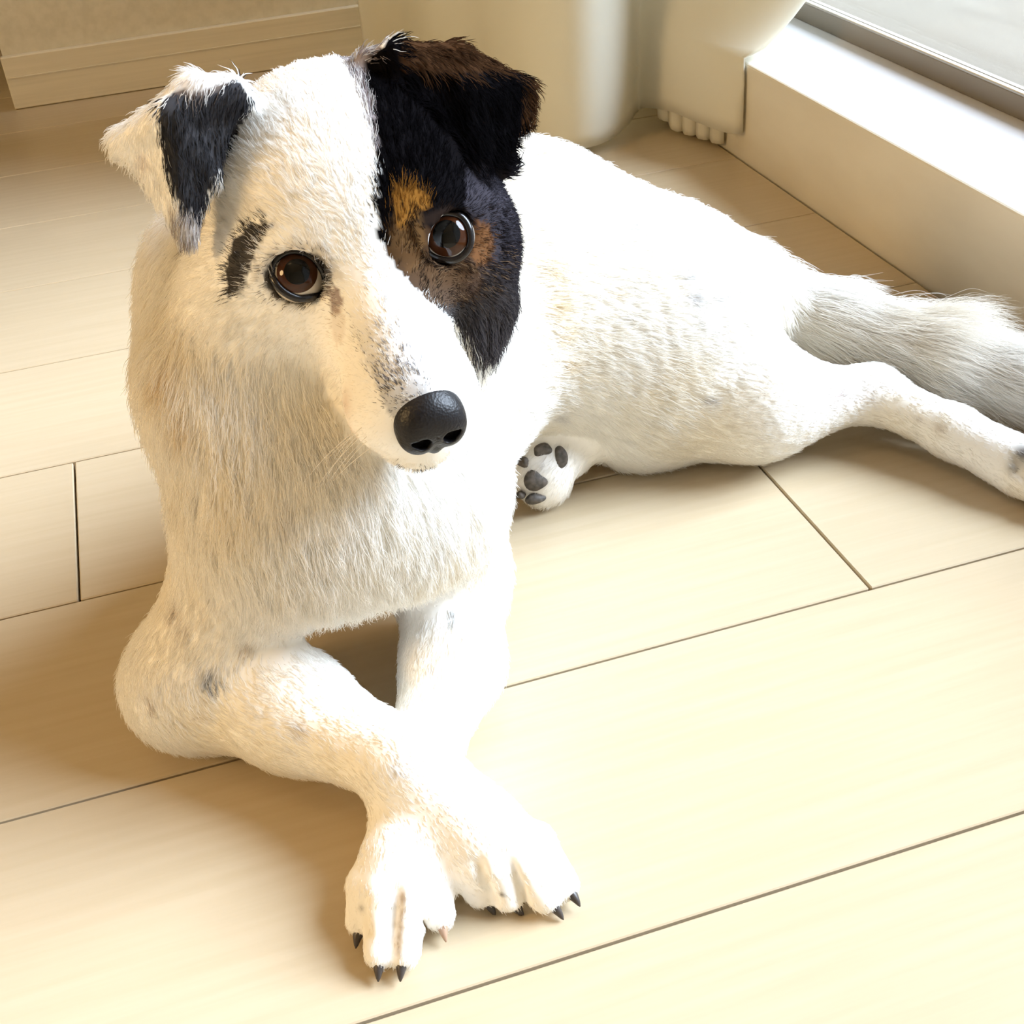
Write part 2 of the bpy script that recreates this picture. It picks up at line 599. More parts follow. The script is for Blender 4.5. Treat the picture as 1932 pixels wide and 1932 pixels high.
# right foreleg (crosses over): shoulder, elbow, wrist, paw
SR, ER = W(495, 1020, 0.120), W(362, 1285, 0.040)
rc(SR, ER, 0.037, 0.031, 0.04, ln=0.011, lift=0.12)
CRM, CRW = W(560, 1345, 0.040), W(770, 1445, 0.048)
rc(ER, CRM, 0.031, 0.026, 0.025, ln=0.009, lift=0.12)
rc(CRM, CRW, 0.027, 0.019, 0.02, ln=0.007, lift=0.1)
PR_ = W(905, 1570, 0.030)
rc(CRW, PR_, 0.019, 0.022, 0.015, ln=0.005, lift=0.1)
# left foreleg (goes under)
SL, EL_ = W(805, 930, 0.125), W(850, 1085, 0.045)
rc(SL, EL_, 0.041, 0.029, 0.04, ln=0.011, lift=0.12)
CLM, CLW = W(855, 1250, 0.032), W(790, 1460, 0.020)
rc(EL_, CLM, 0.029, 0.024, 0.025, ln=0.009, lift=0.12)
rc(CLM, CLW, 0.024, 0.017, 0.02, ln=0.007, lift=0.1)
PL_ = W(760, 1620, 0.022)
rc(CLW, PL_, 0.017, 0.020, 0.015, ln=0.005, lift=0.1)


def toes(base, tips, r0, r1, ztip, tag='paw'):
    """four toe chains: knuckle then tip resting on the floor"""
    res = []
    for (kx, ky, kz), (tx, ty) in tips:
        K_, T_ = W(kx, ky, kz), W(tx, ty, ztip)
        rc(base, K_, r0, r0 * 0.72, 0.008, ln=0.0035, lift=0.08, tag=tag)
        rc(K_, T_, r0 * 0.70, r1, 0.0028, ln=0.0035, lift=0.08, tag=tag)
        res.append((K_, T_))
    return res


TOE_R = toes(PR_, [((880, 1630, 0.022), (905, 1682)), ((930, 1630, 0.027), (958, 1690)), ((985, 1620, 0.026), (1028, 1692)), ((1010, 1590, 0.021), (1062, 1668))],
             0.0138, 0.0080, 0.0090)
TOE_L = toes(PL_, [((693, 1670, 0.018), (683, 1735)), ((722, 1690, 0.023), (718, 1795)), ((770, 1690, 0.023), (762, 1795)), ((812, 1660, 0.018), (828, 1725))],
             0.0136, 0.0080, 0.0090)

# ---- near hind leg: hip, thigh, knee on the floor, hock, foot
HIP, KNEE = W(1285, 585, 0.080), W(1207, 762, 0.041)
rc(HIP, KNEE, 0.067, 0.038, 0.011, ln=0.012, lift=0.12)
MIDT = W(1330, 685, 0.060)
rc(KNEE, MIDT, 0.038, 0.048, 0.02, flow=(1, -0.1, -0.1), ln=0.011, lift=0.11)
rc(HIP, MIDT, 0.063, 0.050, 0.012, flow=(0.5, 0.1, -1), ln=0.012, lift=0.12)
SHK, HOCK = W(1430, 764, 0.045), W(1645, 742, 0.038)
rc(KNEE, SHK, 0.037, 0.032, 0.03, ln=0.008, lift=0.1)
rc(SHK, HOCK, 0.032, 0.0175, 0.03, ln=0.007, lift=0.1)
FT1, FT2 = W(1800, 815, 0.026), W(1935, 885, 0.020)
rc(HOCK, FT1, 0.0175, 0.0165, 0.015, ln=0.006, lift=0.1)
rc(FT1, FT2, 0.0165, 0.020, 0.012, ln=0.005, lift=0.1)
TOE_H = toes(FT2, [((1985, 935, 0.016), (2030, 955)), ((2000, 918, 0.021), (2055, 935)), ((2005, 893, 0.021), (2062, 905)), ((1990, 868, 0.016), (2045, 872))], 0.0135, 0.0085, 0.009)

# ---- far hind foot tucked under the belly, pads to the camera
FPG = N_((-0.12, -0.85, 0.45))                        # the sole faces this way
FPC = W(1026, 882, 0.031)
FPX = N_(np.cross(FPG, (0, 0, 1)))
FPR = np.stack([FPX, np.cross(FPX, FPG), FPG], 1)
rc(W(1135, 800, 0.034), FPC - FPG * 0.008, 0.019, 0.020, 0.008, ln=0.006, lift=0.1)
el(FPC - FPG * 0.004, (0.0215, 0.0275, 0.0130), FPR, 0.005, flow=(-0.3, -0.2, -1), ln=0.0065, lift=0.2, tag='paw')

# ---- tail
TB, T1, T2, T3 = W(1400, 545, 0.080), W(1545, 603, 0.058), W(1740, 660, 0.046), W(1960, 722, 0.040)
rc(TB, T1, 0.030, 0.022, 0.03, ln=0.035, lift=0.2, tag='tail')
rc(T1, T2, 0.022, 0.020, 0.015, ln=0.055, lift=0.22, tag='tail', den=1.6)
rc(T2, T3, 0.020, 0.012, 0.015, ln=0.060, lift=0.25, tag='tail', den=1.6)

# ---- head (cm, head frame)
RH = HM


def hel(c, r, k=1.5, flow=(0, -1, -0.3), ln=0.008, lift=0.15, tag='head', den=1.6):
    el(H(*c), np.array(r) * 0.01, RH, k * 0.01, flow=HM @ np.array(flow, float), ln=ln, lift=lift, tag=tag, den=den)


def hrc(a, b, ra, rb, k=1.5, flow=(0, -1, -0.3), ln=0.008, lift=0.15, tag='head', den=1.6):
    rc(H(*a), H(*b), ra * 0.01, rb * 0.01, k * 0.01, flow=HM @ np.array(flow, float), ln=ln, lift=lift, tag=tag, den=den)


hel((0, -4.8, 1.5), (5.8, 5.7, 5.1), 3.0, flow=(0, -1, 0.1), ln=0.008, lift=0.1)
hel((0, -1.8, 0.8), (4.3, 3.0, 2.9), 2.0, flow=(0, -1, 0.5), ln=0.006, lift=0.08)
for s in (-1, 1):
    hel((s * 4.4, -3.9, -2.2), (3.5, 3.6, 3.7), 2.0, flow=(s * 0.5, -1, -0.6), ln=0.008, lift=0.1)
    hrc((s * 2.7, -0.7, 0.9), (s * 4.7, -1.6, 0.3), 1.15, 1.25, 1.5, flow=(s * 0.7, -1, 0.3), ln=0.005, lift=0.1)      # brow
    hel((s * 3.1, -0.9, -1.7), (1.7, 1.5, 1.6), 1.2, flow=(s * 0.4, -1, -0.5), ln=0.004, lift=0.1)                     # under the eye
    hel((s * 1.3 - 0.35, 4.6, -4.7), (1.6, 1.9, 1.7), 1.2, flow=(s * 0.4, -1, -0.5), ln=0.0035, lift=0.08)              # whisker pads
    hel((s * 4.2, -4.8, -5.6), (2.8, 3.0, 3.2), 3.0, flow=(s * 0.9, -0.3, -0.9), ln=0.017, lift=0.22)         # cheek ruff
hrc((0, 0.2, -1.1), (-0.35, 5.5, -3.1), 2.2, 1.35, 2.0, flow=(0, -1, 0.15), ln=0.0048, lift=0.09, den=2.6)                  # muzzle bridge
hrc((0, -0.5, -3.3), (-0.35, 4.5, -4.4), 3.1, 2.05, 1.5, flow=(0, -1, -0.4), ln=0.004, lift=0.08, den=2.2)
hrc((0, -2.5, -5.7), (-0.35, 4.7, -6.5), 3.1, 1.6, 1.2, flow=(0, -1, -0.3), ln=0.006, lift=0.1)                         # lower jaw
hel((-2.2, -3.6, -8.6), (4.0, 3.0, 2.9), 1.6, flow=(-0.1, 0.1, -1), ln=0.019, lift=0.22)                        # throat ruff
EYE_L = HP(562, 520, -0.20)
EYE_R = HP(846, 446, -0.25)
ER_ = 0.0118
# ears: base sheet rising from the skull, then the folded flap
def earflap(pts, tris, r, flow, k=0.006, ln=0.007, lift=0.15):
    for a, b_, c in tris:
        tri(pts[a], pts[b_], pts[c], r, k, flow=flow, ln=ln, lift=lift)


e1 = dict(S1=HP(468, 185, -4.0), S2=HP(400, 320, -4.2), F1=HP(440, 168, -3.6), F2=HP(365, 160, -3.2), F3=HP(232, 268, -4.6), M=HP(322, 215, -2.6), C=HP(353, 440, -2.0), N=HP(395, 330, -2.6), B=HP(330, 330, -5.0))
earflap(e1, [('S1', 'F1', 'B'), ('F1', 'F2', 'B'), ('F2', 'F3', 'B'), ('S2', 'B', 'F3')], 0.0035, flow=ray(300, 400) * 0 + (HP(250, 300, -4) - HP(430, 220, -4)))
earflap(e1, [('F1', 'F2', 'M'), ('F1', 'M', 'N'), ('M', 'N', 'C'), ('M', 'F3', 'C'), ('F2', 'F3', 'M')], 0.0032, flow=HP(352, 450, -2) - HP(340, 180, -3), ln=0.008)
e2 = dict(S1=HP(690, 110, -4.8), S2=HP(950, 310, -4.4), F1=HP(745, 102, -4.2), F2=HP(860, 105, -4.4), F3=HP(985, 168, -4.8), M=HP(870, 170, -3.2), C=HP(900, 310, -1.9), N=HP(760, 240, -2.4), T=HP(985, 215, -4.4))
earflap(e2, [('S1', 'F1', 'S2'), ('F1', 'F2', 'S2'), ('F2', 'F3', 'S2')], 0.004, flow=HP(990, 190, -4) - HP(800, 200, -4))
earflap(e2, [('F1', 'F2', 'M'), ('F2', 'F3', 'M'), ('F1', 'M', 'N'), ('M', 'N', 'C'), ('M', 'F3', 'T'), ('M', 'T', 'C')], 0.0035, flow=HP(930, 300, -2) - HP(830, 110, -4), ln=0.010)
for e_ in (EYE_L, EYE_R):
    sub(e_ + N_(CAM_LOC - e_) * 0.006, ER_ * 1.05, 0.002)
sub(EYE_R + N_(CAM_LOC - EYE_R) * 0.0085 - HX * 0.0045, 0.0110, 0.003)
sub(EYE_L + N_(CAM_LOC - EYE_L) * 0.0085 + HX * 0.0030, 0.0110, 0.003)
VOX = 0.0024
_vol, _lo = eval_volume(PRIMS, VOX, floor_z=0.0012)


def skin_hit(px, py):
    d = N_(ray(px, py))
    ts = np.arange(0.30, 1.10, 0.0008)
    P = CAM_LOC + ts[:, None] * d
    g = (P - _lo) / VOX
    ok = ((g > 1) & (g < np.array(_vol.shape) - 2)).all(1)
    v = np.where(ok, trilin(_vol, np.clip(g, 1, np.array(_vol.shape) - 3)), 1)
    return (P[np.argmax(v < 0)] if (v < 0).any() else None), d


def carve(c, r, k):
    i0 = np.maximum(0, np.floor((c - r - k - 0.006 - _lo) / VOX).astype(int))
    i1 = np.minimum(_vol.shape, np.ceil((c + r + k + 0.006 - _lo) / VOX).astype(int))
    ax = [_lo[d] + VOX * np.arange(i0[d], i1[d]) for d in range(3)]
    P = np.stack(np.meshgrid(*ax, indexing='ij'), -1)
    s_ = (slice(i0[0], i1[0]), slice(i0[1], i1[1]), slice(i0[2], i1[2]))
    _vol[s_] = -smin(-_vol[s_], (np.linalg.norm(P - c, axis=-1) - r).astype(np.float32), k)


# furrows between the toes, pressed into the skin
_cuts = []
for (x0, y0), (x1, y1), r_ in (((747, 1672), (737, 1797), 0.0026), ((684, 1690), (690, 1765), 0.0022), ((800, 1690), (806, 1760), 0.0022),
                               ((899, 1628), (933, 1702), 0.0026), ((955, 1615), (992, 1705), 0.0024), ((1003, 1612), (1056, 1690), 0.0026),
                               ((1912, 868), (1975, 905), 0.0022), ((1915, 888), (1970, 930), 0.0022)):
    for t in np.linspace(0, 1, 9):
        P_, d_ = skin_hit(x0 + (x1 - x0) * t, y0 + (y1 - y0) * t)
        if P_ is None or P_[2] < 0.004:
            continue
        _cuts.append((P_ - d_ * 0.0004 + d_ * 0.0014 * math.sin(math.pi * min(1, t * 1.3)), r_))
for c_, r_ in _cuts:
    carve(c_, r_, 0.0025)
BV, BQ, BN = surface_nets(_vol, _lo, VOX)

dog = bpy.data.objects.new('dog', None)
dog.location = (0.15, 0.48, 0.0)
link(dog, label='white dog with a black patch over one eye lying on the floor with crossed forepaws', category='dog')
DOG_INV = Matrix.Translation((-0.15, -0.48, 0.0))
skin_me = np_mesh('body', BV - np.array([0.15, 0.48, 0.0]), BQ)
body = link(bpy.data.objects.new('body', skin_me), dog)
# ------------------------------------------------------------------ coat markings with a little painted shade and sheen, laid out on a flat sheet seen from a point 54 cm in front of the face (head space)


def sheet(P):
    q = (np.asarray(P) - CAM_LOC) @ _CR
    return np.stack([966 + 1932 * CAM_F * q[:, 0] / -q[:, 2], 966 - 1932 * CAM_F * q[:, 1] / -q[:, 2]], 1)


def in_poly(uv, poly):
    x, y = uv[:, 0], uv[:, 1]
    c = np.zeros(len(uv), bool)
    n = len(poly)
    for i in range(n):
        x0, y0 = poly[i]
        x1, y1 = poly[(i + 1) % n]
        if y0 == y1:
            continue
        m = ((y0 > y) != (y1 > y)) & (x < (x1 - x0) * (y - y0) / (y1 - y0) + x0)
        c ^= m
    return c


BLACK_R = [(690, 112), (722, 92), (735, 70), (830, 62), (900, 80), (940, 110), (1025, 140), (1030, 190), (1012, 225), (1000, 245), (1010, 300), (1030, 400), (1030, 480),
           (1005, 570), (955, 630), (906, 676), (878, 628), (830, 586), (790, 552), (760, 522), (735, 487), (716, 450), (708, 400), (714, 340), (712, 270), (706, 200), (690, 150)]
GREY_TOP = [(632, 90), (690, 80), (725, 90), (722, 330), (705, 270), (690, 200), (660, 140)]
TAN_BROW = [(738, 365), (752, 350), (782, 352), (812, 372), (815, 390), (785, 402), (770, 425), (752, 428), (740, 400)]
BROW_L = [(430, 558), (426, 505), (440, 455), (470, 428), (512, 418), (516, 428), (492, 452), (478, 482), (468, 520), (458, 558)]
EAR_L = [(298, 225), (306, 190), (335, 168), (380, 168), (418, 160), (448, 145), (482, 195), (455, 240), (436, 285), (408, 335), (392, 372), (376, 402), (350, 398), (328, 362), (312, 312), (300, 262)]
EAR_TIP = [(318, 385), (350, 392), (385, 372), (388, 420), (362, 462), (340, 458), (318, 420)]
EAR_L_TOP = [(330, 178), (355, 135), (405, 130), (440, 150), (400, 178), (360, 180)]
MOUTH = [(745, 872), (800, 882), (860, 868), (890, 845), (895, 868), (850, 895), (800, 905), (750, 892)]
WHITE = np.array([0.93, 0.915, 0.885])
CREAM = np.array([0.87, 0.79, 0.63])
BLACK = np.array([0.0045, 0.004, 0.0045])

# flecks: (sheet x, y, radius px, colour, strength)
FLECKS = [(1200, 425, 14, 'g', .5), (1256, 420, 12, 'g', .35), (1305, 515, 13, 'g', .5), (1312, 556, 16, 'g', .5), (1366, 560, 14, 'g', .3), (1340, 765, 12, 'g', .55), (1170, 550, 14, 'c', .4),
          (386, 1288, 17, 'd', .75), (320, 1152, 18, 'b', .55), (340, 1190, 12, 'b', .4), (268, 1330, 10, 'b', .6), (470, 1235, 14, 'b', .5), (545, 1372, 20, 'b', .35), (862, 1146, 12, 'd', .6),
          (845, 1155, 8, 'd', .5), (800, 1262, 12, 'g', .5), (735, 1450, 16, 'g', .4), (1590, 745, 26, 'p', .55), (1650, 735, 30, 'b', .35), (1760, 800, 9, 'b', .5), (1720, 800, 6, 'b', .5),
          (1925, 842, 22, 'd', .9), (1905, 878, 12, 'd', .5), (640, 770, 30, 'r', .45), (650, 815, 18, 'r', .4), (525, 965, 14, 'b', .5), (1055, 800, 14, 'g', .35),
          (330, 790, 30, 'c', .5), (300, 700, 30, 'c', .5), (1045, 510, 26, 'c', .55), (1058, 575, 26, 'c', .6), (1070, 640, 24, 'c', .6), (1078, 700, 20, 'c', .5), (934, 1695, 7, 'd', .8), (1050, 1680, 6, 'b', .7), (1030, 1660, 6, 'b', .5), (672, 1725, 7, 'd', .5), (1000, 900, 26, 'g', .35), (1040, 850, 22, 'g', .3), (260, 300, 14, 'p', .4), (245, 320, 12, 'g', .4), (285, 345, 10, 'g', .5)]  # cream row down the thigh crease: cream hair plus painted crease shade
FLECKS += [(747 - 9 * t, 1685 + 105 * t, 9, 'b', .5) for t in np.linspace(0, 1, 12)]
FCOL = dict(g=(0.42, 0.42, 0.46), b=(0.34, 0.25, 0.17), d=(0.06, 0.055, 0.06), p=(0.50, 0.40, 0.38), c=(0.72, 0.58, 0.36), r=(0.52, 0.34, 0.24))
_suv = sheet(BV)
_dist = np.linalg.norm(BV - CAM_LOC, axis=1)
FLECK3D = []
for fx, fy, fr, fc, fs in FLECKS:
    near = np.argsort((_suv[:, 0] - fx) ** 2 + (_suv[:, 1] - fy) ** 2)[:160]
    near = near[((_suv[near, 0] - fx) ** 2 + (_suv[near, 1] - fy) ** 2) < 225]
    if len(near):
        c = BV[near[np.argmin(_dist[near])]]
        FLECK3D.append((c, fr * np.linalg.norm(c - CAM_LOC) / (1932 * CAM_F), np.array(FCOL[fc]), fs))


def vnoise(P, f, seed):
    """cheap smooth noise in -1..1"""
    r = np.random.default_rng(seed)
    o = 0
    for _ in range(5):
        k = r.normal(size=3)
        k = k / np.linalg.norm(k) * f * r.uniform(0.6, 1.5)
        o = o + np.sin(P @ k * 2 * np.pi + r.uniform(0, 6.28))
    return o / 2.6


def coat(P, nrm, headw, earw, jit, rnd, skin=False):
    skin = np.full(len(P), skin)
    n = len(P)
    r = np.random.default_rng(5)
    col = np.tile(WHITE, (n, 1))
    cr = np.clip(0.18 + 0.30 * vnoise(P, 9.0, 3) + 0.12 * vnoise(P, 30, 4), 0, 0.6)
    loc = toH(P)
    cr = cr * np.where(headw > 0.5, np.clip((-loc[:, 2] - 2) / 5, 0.05, 1), 0.8)
    col = col * (1 - cr[:, None]) + CREAM * cr[:, None]
    for c, fr, fc, fs in FLECK3D:
        d = np.linalg.norm(P - c, axis=1) / fr
        w = fs * np.exp(-d * d * 1.2) * (0.5 + rnd)
        col = col * (1 - np.clip(w, 0, 1)[:, None]) + fc * np.clip(w, 0, 1)[:, None]
    front = ((nrm * (CAM_LOC - P)).sum(1) / np.linalg.norm(CAM_LOC - P, axis=1)) > -0.35
    hd = (headw > 0.5) & (front | (earw > 0.5)) & (loc[:, 1] > -12)
    uv = sheet(P) + r.normal(size=(n, 2)) * jit
    u, v = uv[:, 0], uv[:, 1]

    def put(mask, c, w=1.0):
        w = np.broadcast_to(w, n)[mask][:, None]
        col[mask] = col[mask] * (1 - w) + np.array(c) * w
    blk = hd & in_poly(uv, BLACK_R)
    put(hd & in_poly(uv, GREY_TOP) & ~blk, (0.23, 0.19, 0.19), np.clip(0.35 + 0.6 * (rnd > 0.4), 0, 1))
    put(blk, BLACK)
    cheek_sheen = blk & (v > 300) & (u > 880)  # grey-blue light sheen on the black cheek, painted into the coat colour
    put(cheek_sheen, (0.060, 0.054, 0.066), np.clip((v - 300) / 60, 0, 1) * (0.35 + 0.6 * rnd))
    low = blk & (v > 480)
    put(low, (0.12, 0.105, 0.10), np.clip((v - 480) / 80, 0, 1) * rnd * 0.9)
    rim = blk & (((v < 135) & (u > 760)) | (u > 985) & (v < 240))
    put(rim, (0.09, 0.042, 0.018), 0.35 + 0.5 * rnd)
    # brown and tan round the dark eye
    de = np.hypot((u - 842) / 1.05, v - 452)
    ring = blk & (de < 105) & (v > 375) & (u < 925)
    put(ring & (v > 430), (0.06, 0.032, 0.016), np.clip((105 - de) / 30, 0, 1) * (0.45 + 0.55 * rnd))
    put(ring & (u < 800) & (v <= 470), (0.10, 0.055, 0.022), np.clip((105 - de) / 30, 0, 1) * (0.3 + 0.5 * rnd))
    put(blk & (np.hypot((u - 908) / 22, (v - 458) / 42) < 1), (0.20, 0.09, 0.035), 0.7)
    put(blk & (np.hypot((u - 835) / 75, (v - 530) / 48) < 1), (0.085, 0.046, 0.022), 0.3 + 0.6 * rnd)
    put(blk & (np.hypot((u - 765) / 36, (v - 460) / 60) < 1), (0.16, 0.08, 0.028), 0.6 * rnd)
    put(hd & in_poly(uv, TAN_BROW), (0.27, 0.115, 0.02), 0.5 + 0.45 * rnd)
    put(blk & (np.hypot((u - 842) / 62, (v - 452) / 62) < 1) & (v < 425), (0.020, 0.013, 0.010), 0.85)
    mixh = blk & (de < 125) & (v > 395)
    put(mixh & (rnd < 0.38), (0.012, 0.009, 0.008), 0.85)
    put(mixh & (rnd > 0.80) & (v > 470), (0.26, 0.17, 0.10), 0.8)
    # pale eye side: brow patch, liner, tear stain
    put(hd & in_poly(uv, BROW_L), (0.030, 0.024, 0.022), 0.95)
    dl = np.hypot((u - 563) / 64, (v - 524) / 50)
    put(hd & (dl < 1.0), (0.04, 0.03, 0.025), 0.9)
    put(hd & (dl < 1.28) & (dl >= 1.0) & (v < 530), (0.40, 0.31, 0.20), 0.7 * rnd)
    put(hd & (np.hypot((u - 634) / 11, (v - 570) / 28) < 1), (0.13, 0.045, 0.03), 0.5 + 0.4 * rnd)
    put(hd & (np.hypot((u - 638) / 13, (v - 612) / 40) < 1), (0.45, 0.30, 0.20), 0.5 * rnd)
    # ears
    put(hd & in_poly(uv, EAR_TIP), (0.28, 0.23, 0.22), 0.35 + 0.6 * rnd)
    put(hd & in_poly(uv, EAR_L), (0.018, 0.017, 0.022), 0.97)
    put(hd & in_poly(uv, EAR_L_TOP), (0.42, 0.31, 0.24), 0.6 * rnd)
    # ticking along the bridge of the nose and dark lips
    t_ = np.clip(((u - 700) * 0.33 + (v - 560) * 0.94) / 185, 0, 1)
    dm = np.abs((u - 700) * 0.94 - (v - 560) * 0.40 + 12)
    put(hd & (v > 545) & (v < 790) & (dm < 46) & ((rnd < 0.08 + 0.62 * t_) | skin), (0.10, 0.10, 0.125), np.where(skin, 0.45 * t_, 0.55 + 0.45 * t_))
    put(hd & in_poly(uv, MOUTH) & (rnd < 0.6) & ~skin, (0.05, 0.045, 0.045), 0.85)
    return np.clip(col, 0, 1)


# head weight per point from the nearest primitives
HEADP = [p for p in PRIMS if p.get('tag') in ('head', 'ear')]
BODYP = [p for p in PRIMS if p.get('tag') not in ('head', 'ear', None) and p['t'] != 'sub']
EARP = [p for p in PRIMS if p.get('tag') == 'ear']


def nearest(P, prims):
    d = np.full(len(P), 1.0)
    for p in prims:
        lo, hi = bounds(p, 0.06)
        m = ((P > lo) & (P < hi)).all(1)
        if m.any():
            d[m] = np.minimum(d[m], sdf(p, P[m]))
    return d


def head_weight(P):
    return (nearest(P, HEADP) < nearest(P, BODYP) + 0.004).astype(float)


_hw = head_weight(BV)
_ew = (nearest(BV, EARP) < 0.002).astype(float)
VC = coat(BV, BN, _hw, _ew, 0.0, np.full(len(BV), 0.5), True)
ca = skin_me.attributes.new('coat', 'FLOAT_COLOR', 'POINT')
ca.data.foreach_set('color', np.concatenate([VC, np.ones((len(VC), 1))], 1).astype(np.float32).ravel())
M['skin'], _nt, _b = principled('dog_skin', (0.85, 0.80, 0.74), 0.9, 0.0)
_at = _nt.nodes.new('ShaderNodeAttribute')
_at.attribute_name = 'coat'
_nt.links.new(_at.outputs['Color'], _b.inputs['Base Color'])
skin_me.materials.append(M['skin'])

# ------------------------------------------------------------------ fur: one strand at a time, combed along the body
ALLP = [p for p in PRIMS if p['t'] != 'sub']


def fields(P):
    """blend flow, length, lift and density from the nearby primitives"""
    W_ = np.full(len(P), 1e-9)
    fl = np.zeros((len(P), 3))
    ln = np.zeros(len(P))
    lf = np.zeros(len(P))
    dn = np.zeros(len(P))
    for p in ALLP:
        lo, hi = bounds(p, 0.03)
        m = ((P > lo) & (P < hi)).all(1)
        if not m.any():
            continue
        d = np.maximum(sdf(p, P[m]), 0)
        sc = 0.0025 if p['tag'] in ('ear', 'head', 'paw') else 0.007
        w = np.exp(-d / sc) + 1e-9
        W_[m] += w
        fl[m] += w[:, None] * p['flow']
        ln[m] += w * p['ln']
        lf[m] += w * p['lift']
        dn[m] += w * p['den']
    return fl / W_[:, None], ln / W_, lf / W_, dn / W_


def grow(n_target, seed):
    r = np.random.default_rng(seed)
    Q = BQ
    a, b_, c, d = (BV[Q[:, i]] for i in range(4))
    area = 0.5 * np.linalg.norm(np.cross(c - a, d - b_), axis=1)
    mid = (a + b_ + c + d) / 4
    _, ln, _, dn = fields(mid)
    w = area * dn
    w[mid[:, 2] < 0.0025] = 0
    for c_, r_ in PADS:
        w[np.linalg.norm(mid - c_, axis=1) < r_] *= 0.45
    w[(np.linalg.norm(mid - NOSE_C, axis=1) < 0.0125)] = 0
    for e_ in (EYE_L, EYE_R):
        q = mid - e_
        g = N_(CAM_LOC - e_)
        al = q @ g
        rad = np.linalg.norm(q - al[:, None] * g, axis=1)
        w[(np.abs(al) < 0.03) & (rad < 0.0102)] = 0
    f = r.choice(len(Q), n_target, p=w / w.sum())
    u, v = r.random(n_target), r.random(n_target)
    P = (BV[Q[f, 0]] * ((1 - u) * (1 - v))[:, None] + BV[Q[f, 1]] * (u * (1 - v))[:, None] + BV[Q[f, 2]] * (u * v)[:, None] + BV[Q[f, 3]] * ((1 - u) * v)[:, None])
    Nn = BN[Q[f, 0]] * ((1 - u) * (1 - v))[:, None] + BN[Q[f, 1]] * (u * (1 - v))[:, None] + BN[Q[f, 2]] * (u * v)[:, None] + BN[Q[f, 3]] * ((1 - u) * v)[:, None]
    Nn /= np.linalg.norm(Nn, axis=1)[:, None]
    return P, Nn, r


def make_fur(name, n_target, seed, parent):
    P, Nn, r = grow(n_target, seed)
    n = len(P)
    fl, ln, lf, dn = fields(P)
    rnd = r.random(n)
    # tufts: smooth noise bends neighbouring strands together
    tuft = np.stack([vnoise(P, 38, 21), vnoise(P, 38, 22), vnoise(P, 38, 23)], 1)
    tuft2 = np.stack([vnoise(P, 110, 31), vnoise(P, 110, 32), vnoise(P, 110, 33)], 1)
    fl = fl / (np.linalg.norm(fl, axis=1)[:, None] + 1e-9)
    fl = fl + 0.12 * tuft + 0.10 * tuft2 + 0.07 * r.normal(size=(n, 3))
    tg = fl - (fl * Nn).sum(1)[:, None] * Nn
    tl = np.linalg.norm(tg, axis=1)[:, None]
    tg = tg / (tl + 1e-6)
    weak = np.clip(1 - tl[:, 0] * 2.0, 0, 1)
    lf = np.clip(lf + 0.05 * tuft2[:, 0] + 0.06 * r.normal(size=n) + 0.35 * weak, 0.06, 0.9)
    ln = ln * (0.65 + 0.55 * r.random(n))
    for e_ in (EYE_L, EYE_R):                                   # short lids
        q = P - e_
        g = N_(CAM_LOC - e_)
        rad = np.linalg.norm(q - (q @ g)[:, None] * g, axis=1)
        near_ = (np.abs(q @ g) < 0.03) & (rad < 0.02)
        ln = np.where(near_, np.minimum(ln, 0.0042 + 0.25 * np.clip(rad - 0.0105, 0, 1)), ln)
        out_d = (q - (q @ g)[:, None] * g) / (rad[:, None] + 1e-6)
        out_d = out_d - (out_d * Nn).sum(1)[:, None] * Nn
        out_d /= np.linalg.norm(out_d, axis=1)[:, None] + 1e-6
        k = (near_ * np.clip((0.018 - rad) / 0.006, 0, 1))[:, None]
        tg = tg * (1 - 0.6 * k) + out_d * 0.6 * k
    dn_ = np.linalg.norm(P - NOSE_C, axis=1)
    ln = np.where(dn_ < 0.022, np.minimum(ln, 0.0022 + 0.1 * np.clip(dn_ - 0.012, 0, 1)), ln)
    d0 = tg * (1 - lf)[:, None] + Nn * (lf + 0.18)[:, None]
    d0 /= np.linalg.norm(d0, axis=1)[:, None]
    d1 = tg * 1.0 + Nn * (0.35 * lf)[:, None] + np.array([0, 0, -0.18]) + 0.12 * tuft2
    d1 /= np.linalg.norm(d1, axis=1)[:, None]
    K = 5
    ts = np.linspace(0, 1, K)
    pts = np.stack([P - Nn * 0.0006 + (d0 * (t - t * t / 2) + d1 * (t * t / 2))[:, :] * (ln[:, None] * 1.0) for t in ts], 1)
    pts[:, 1:] += 0.04 * ln[:, None, None] * r.normal(size=(n, K - 1, 3)) * ts[1:][None, :, None]
    pts[:, :, 2] = np.maximum(pts[:, :, 2], 0.0008)
    hw = head_weight(P)
    col = coat(P, Nn, hw, (nearest(P, EARP) < 0.003).astype(float), 5.0, rnd)
    col = np.clip(col * (0.94 + 0.10 * r.random(n))[:, None], 0, 1)
    rad = np.where(dn > 1.3, 0.00013, 0.00018)[:, None] * np.array([1.0, 1.0, 0.85, 0.6, 0.15])[None, :]
    base = np.array([0.15, 0.48, 0.0])
    cu = bpy.data.hair_curves.new(name)
    cu.add_curves([K] * n)
    cu.attributes['position'].data.foreach_set('vector', (pts - base).astype(np.float32).ravel())
    ra = cu.attributes.get('radius') or cu.attributes.new('radius', 'FLOAT', 'POINT')
    ra.data.foreach_set('value', rad.astype(np.float32).ravel())
    ac = cu.attributes.new('coat', 'FLOAT_COLOR', 'CURVE')
    ac.data.foreach_set('color', np.concatenate([col, np.ones((n, 1))], 1).astype(np.float32).ravel())
    an = cu.attributes.new('skin_normal', 'FLOAT_VECTOR', 'CURVE')
    an.data.foreach_set('vector', Nn.astype(np.float32).ravel())
    cu.materials.append(M['fur'])
    return link(bpy.data.objects.new(name, cu), parent, kind='stuff')


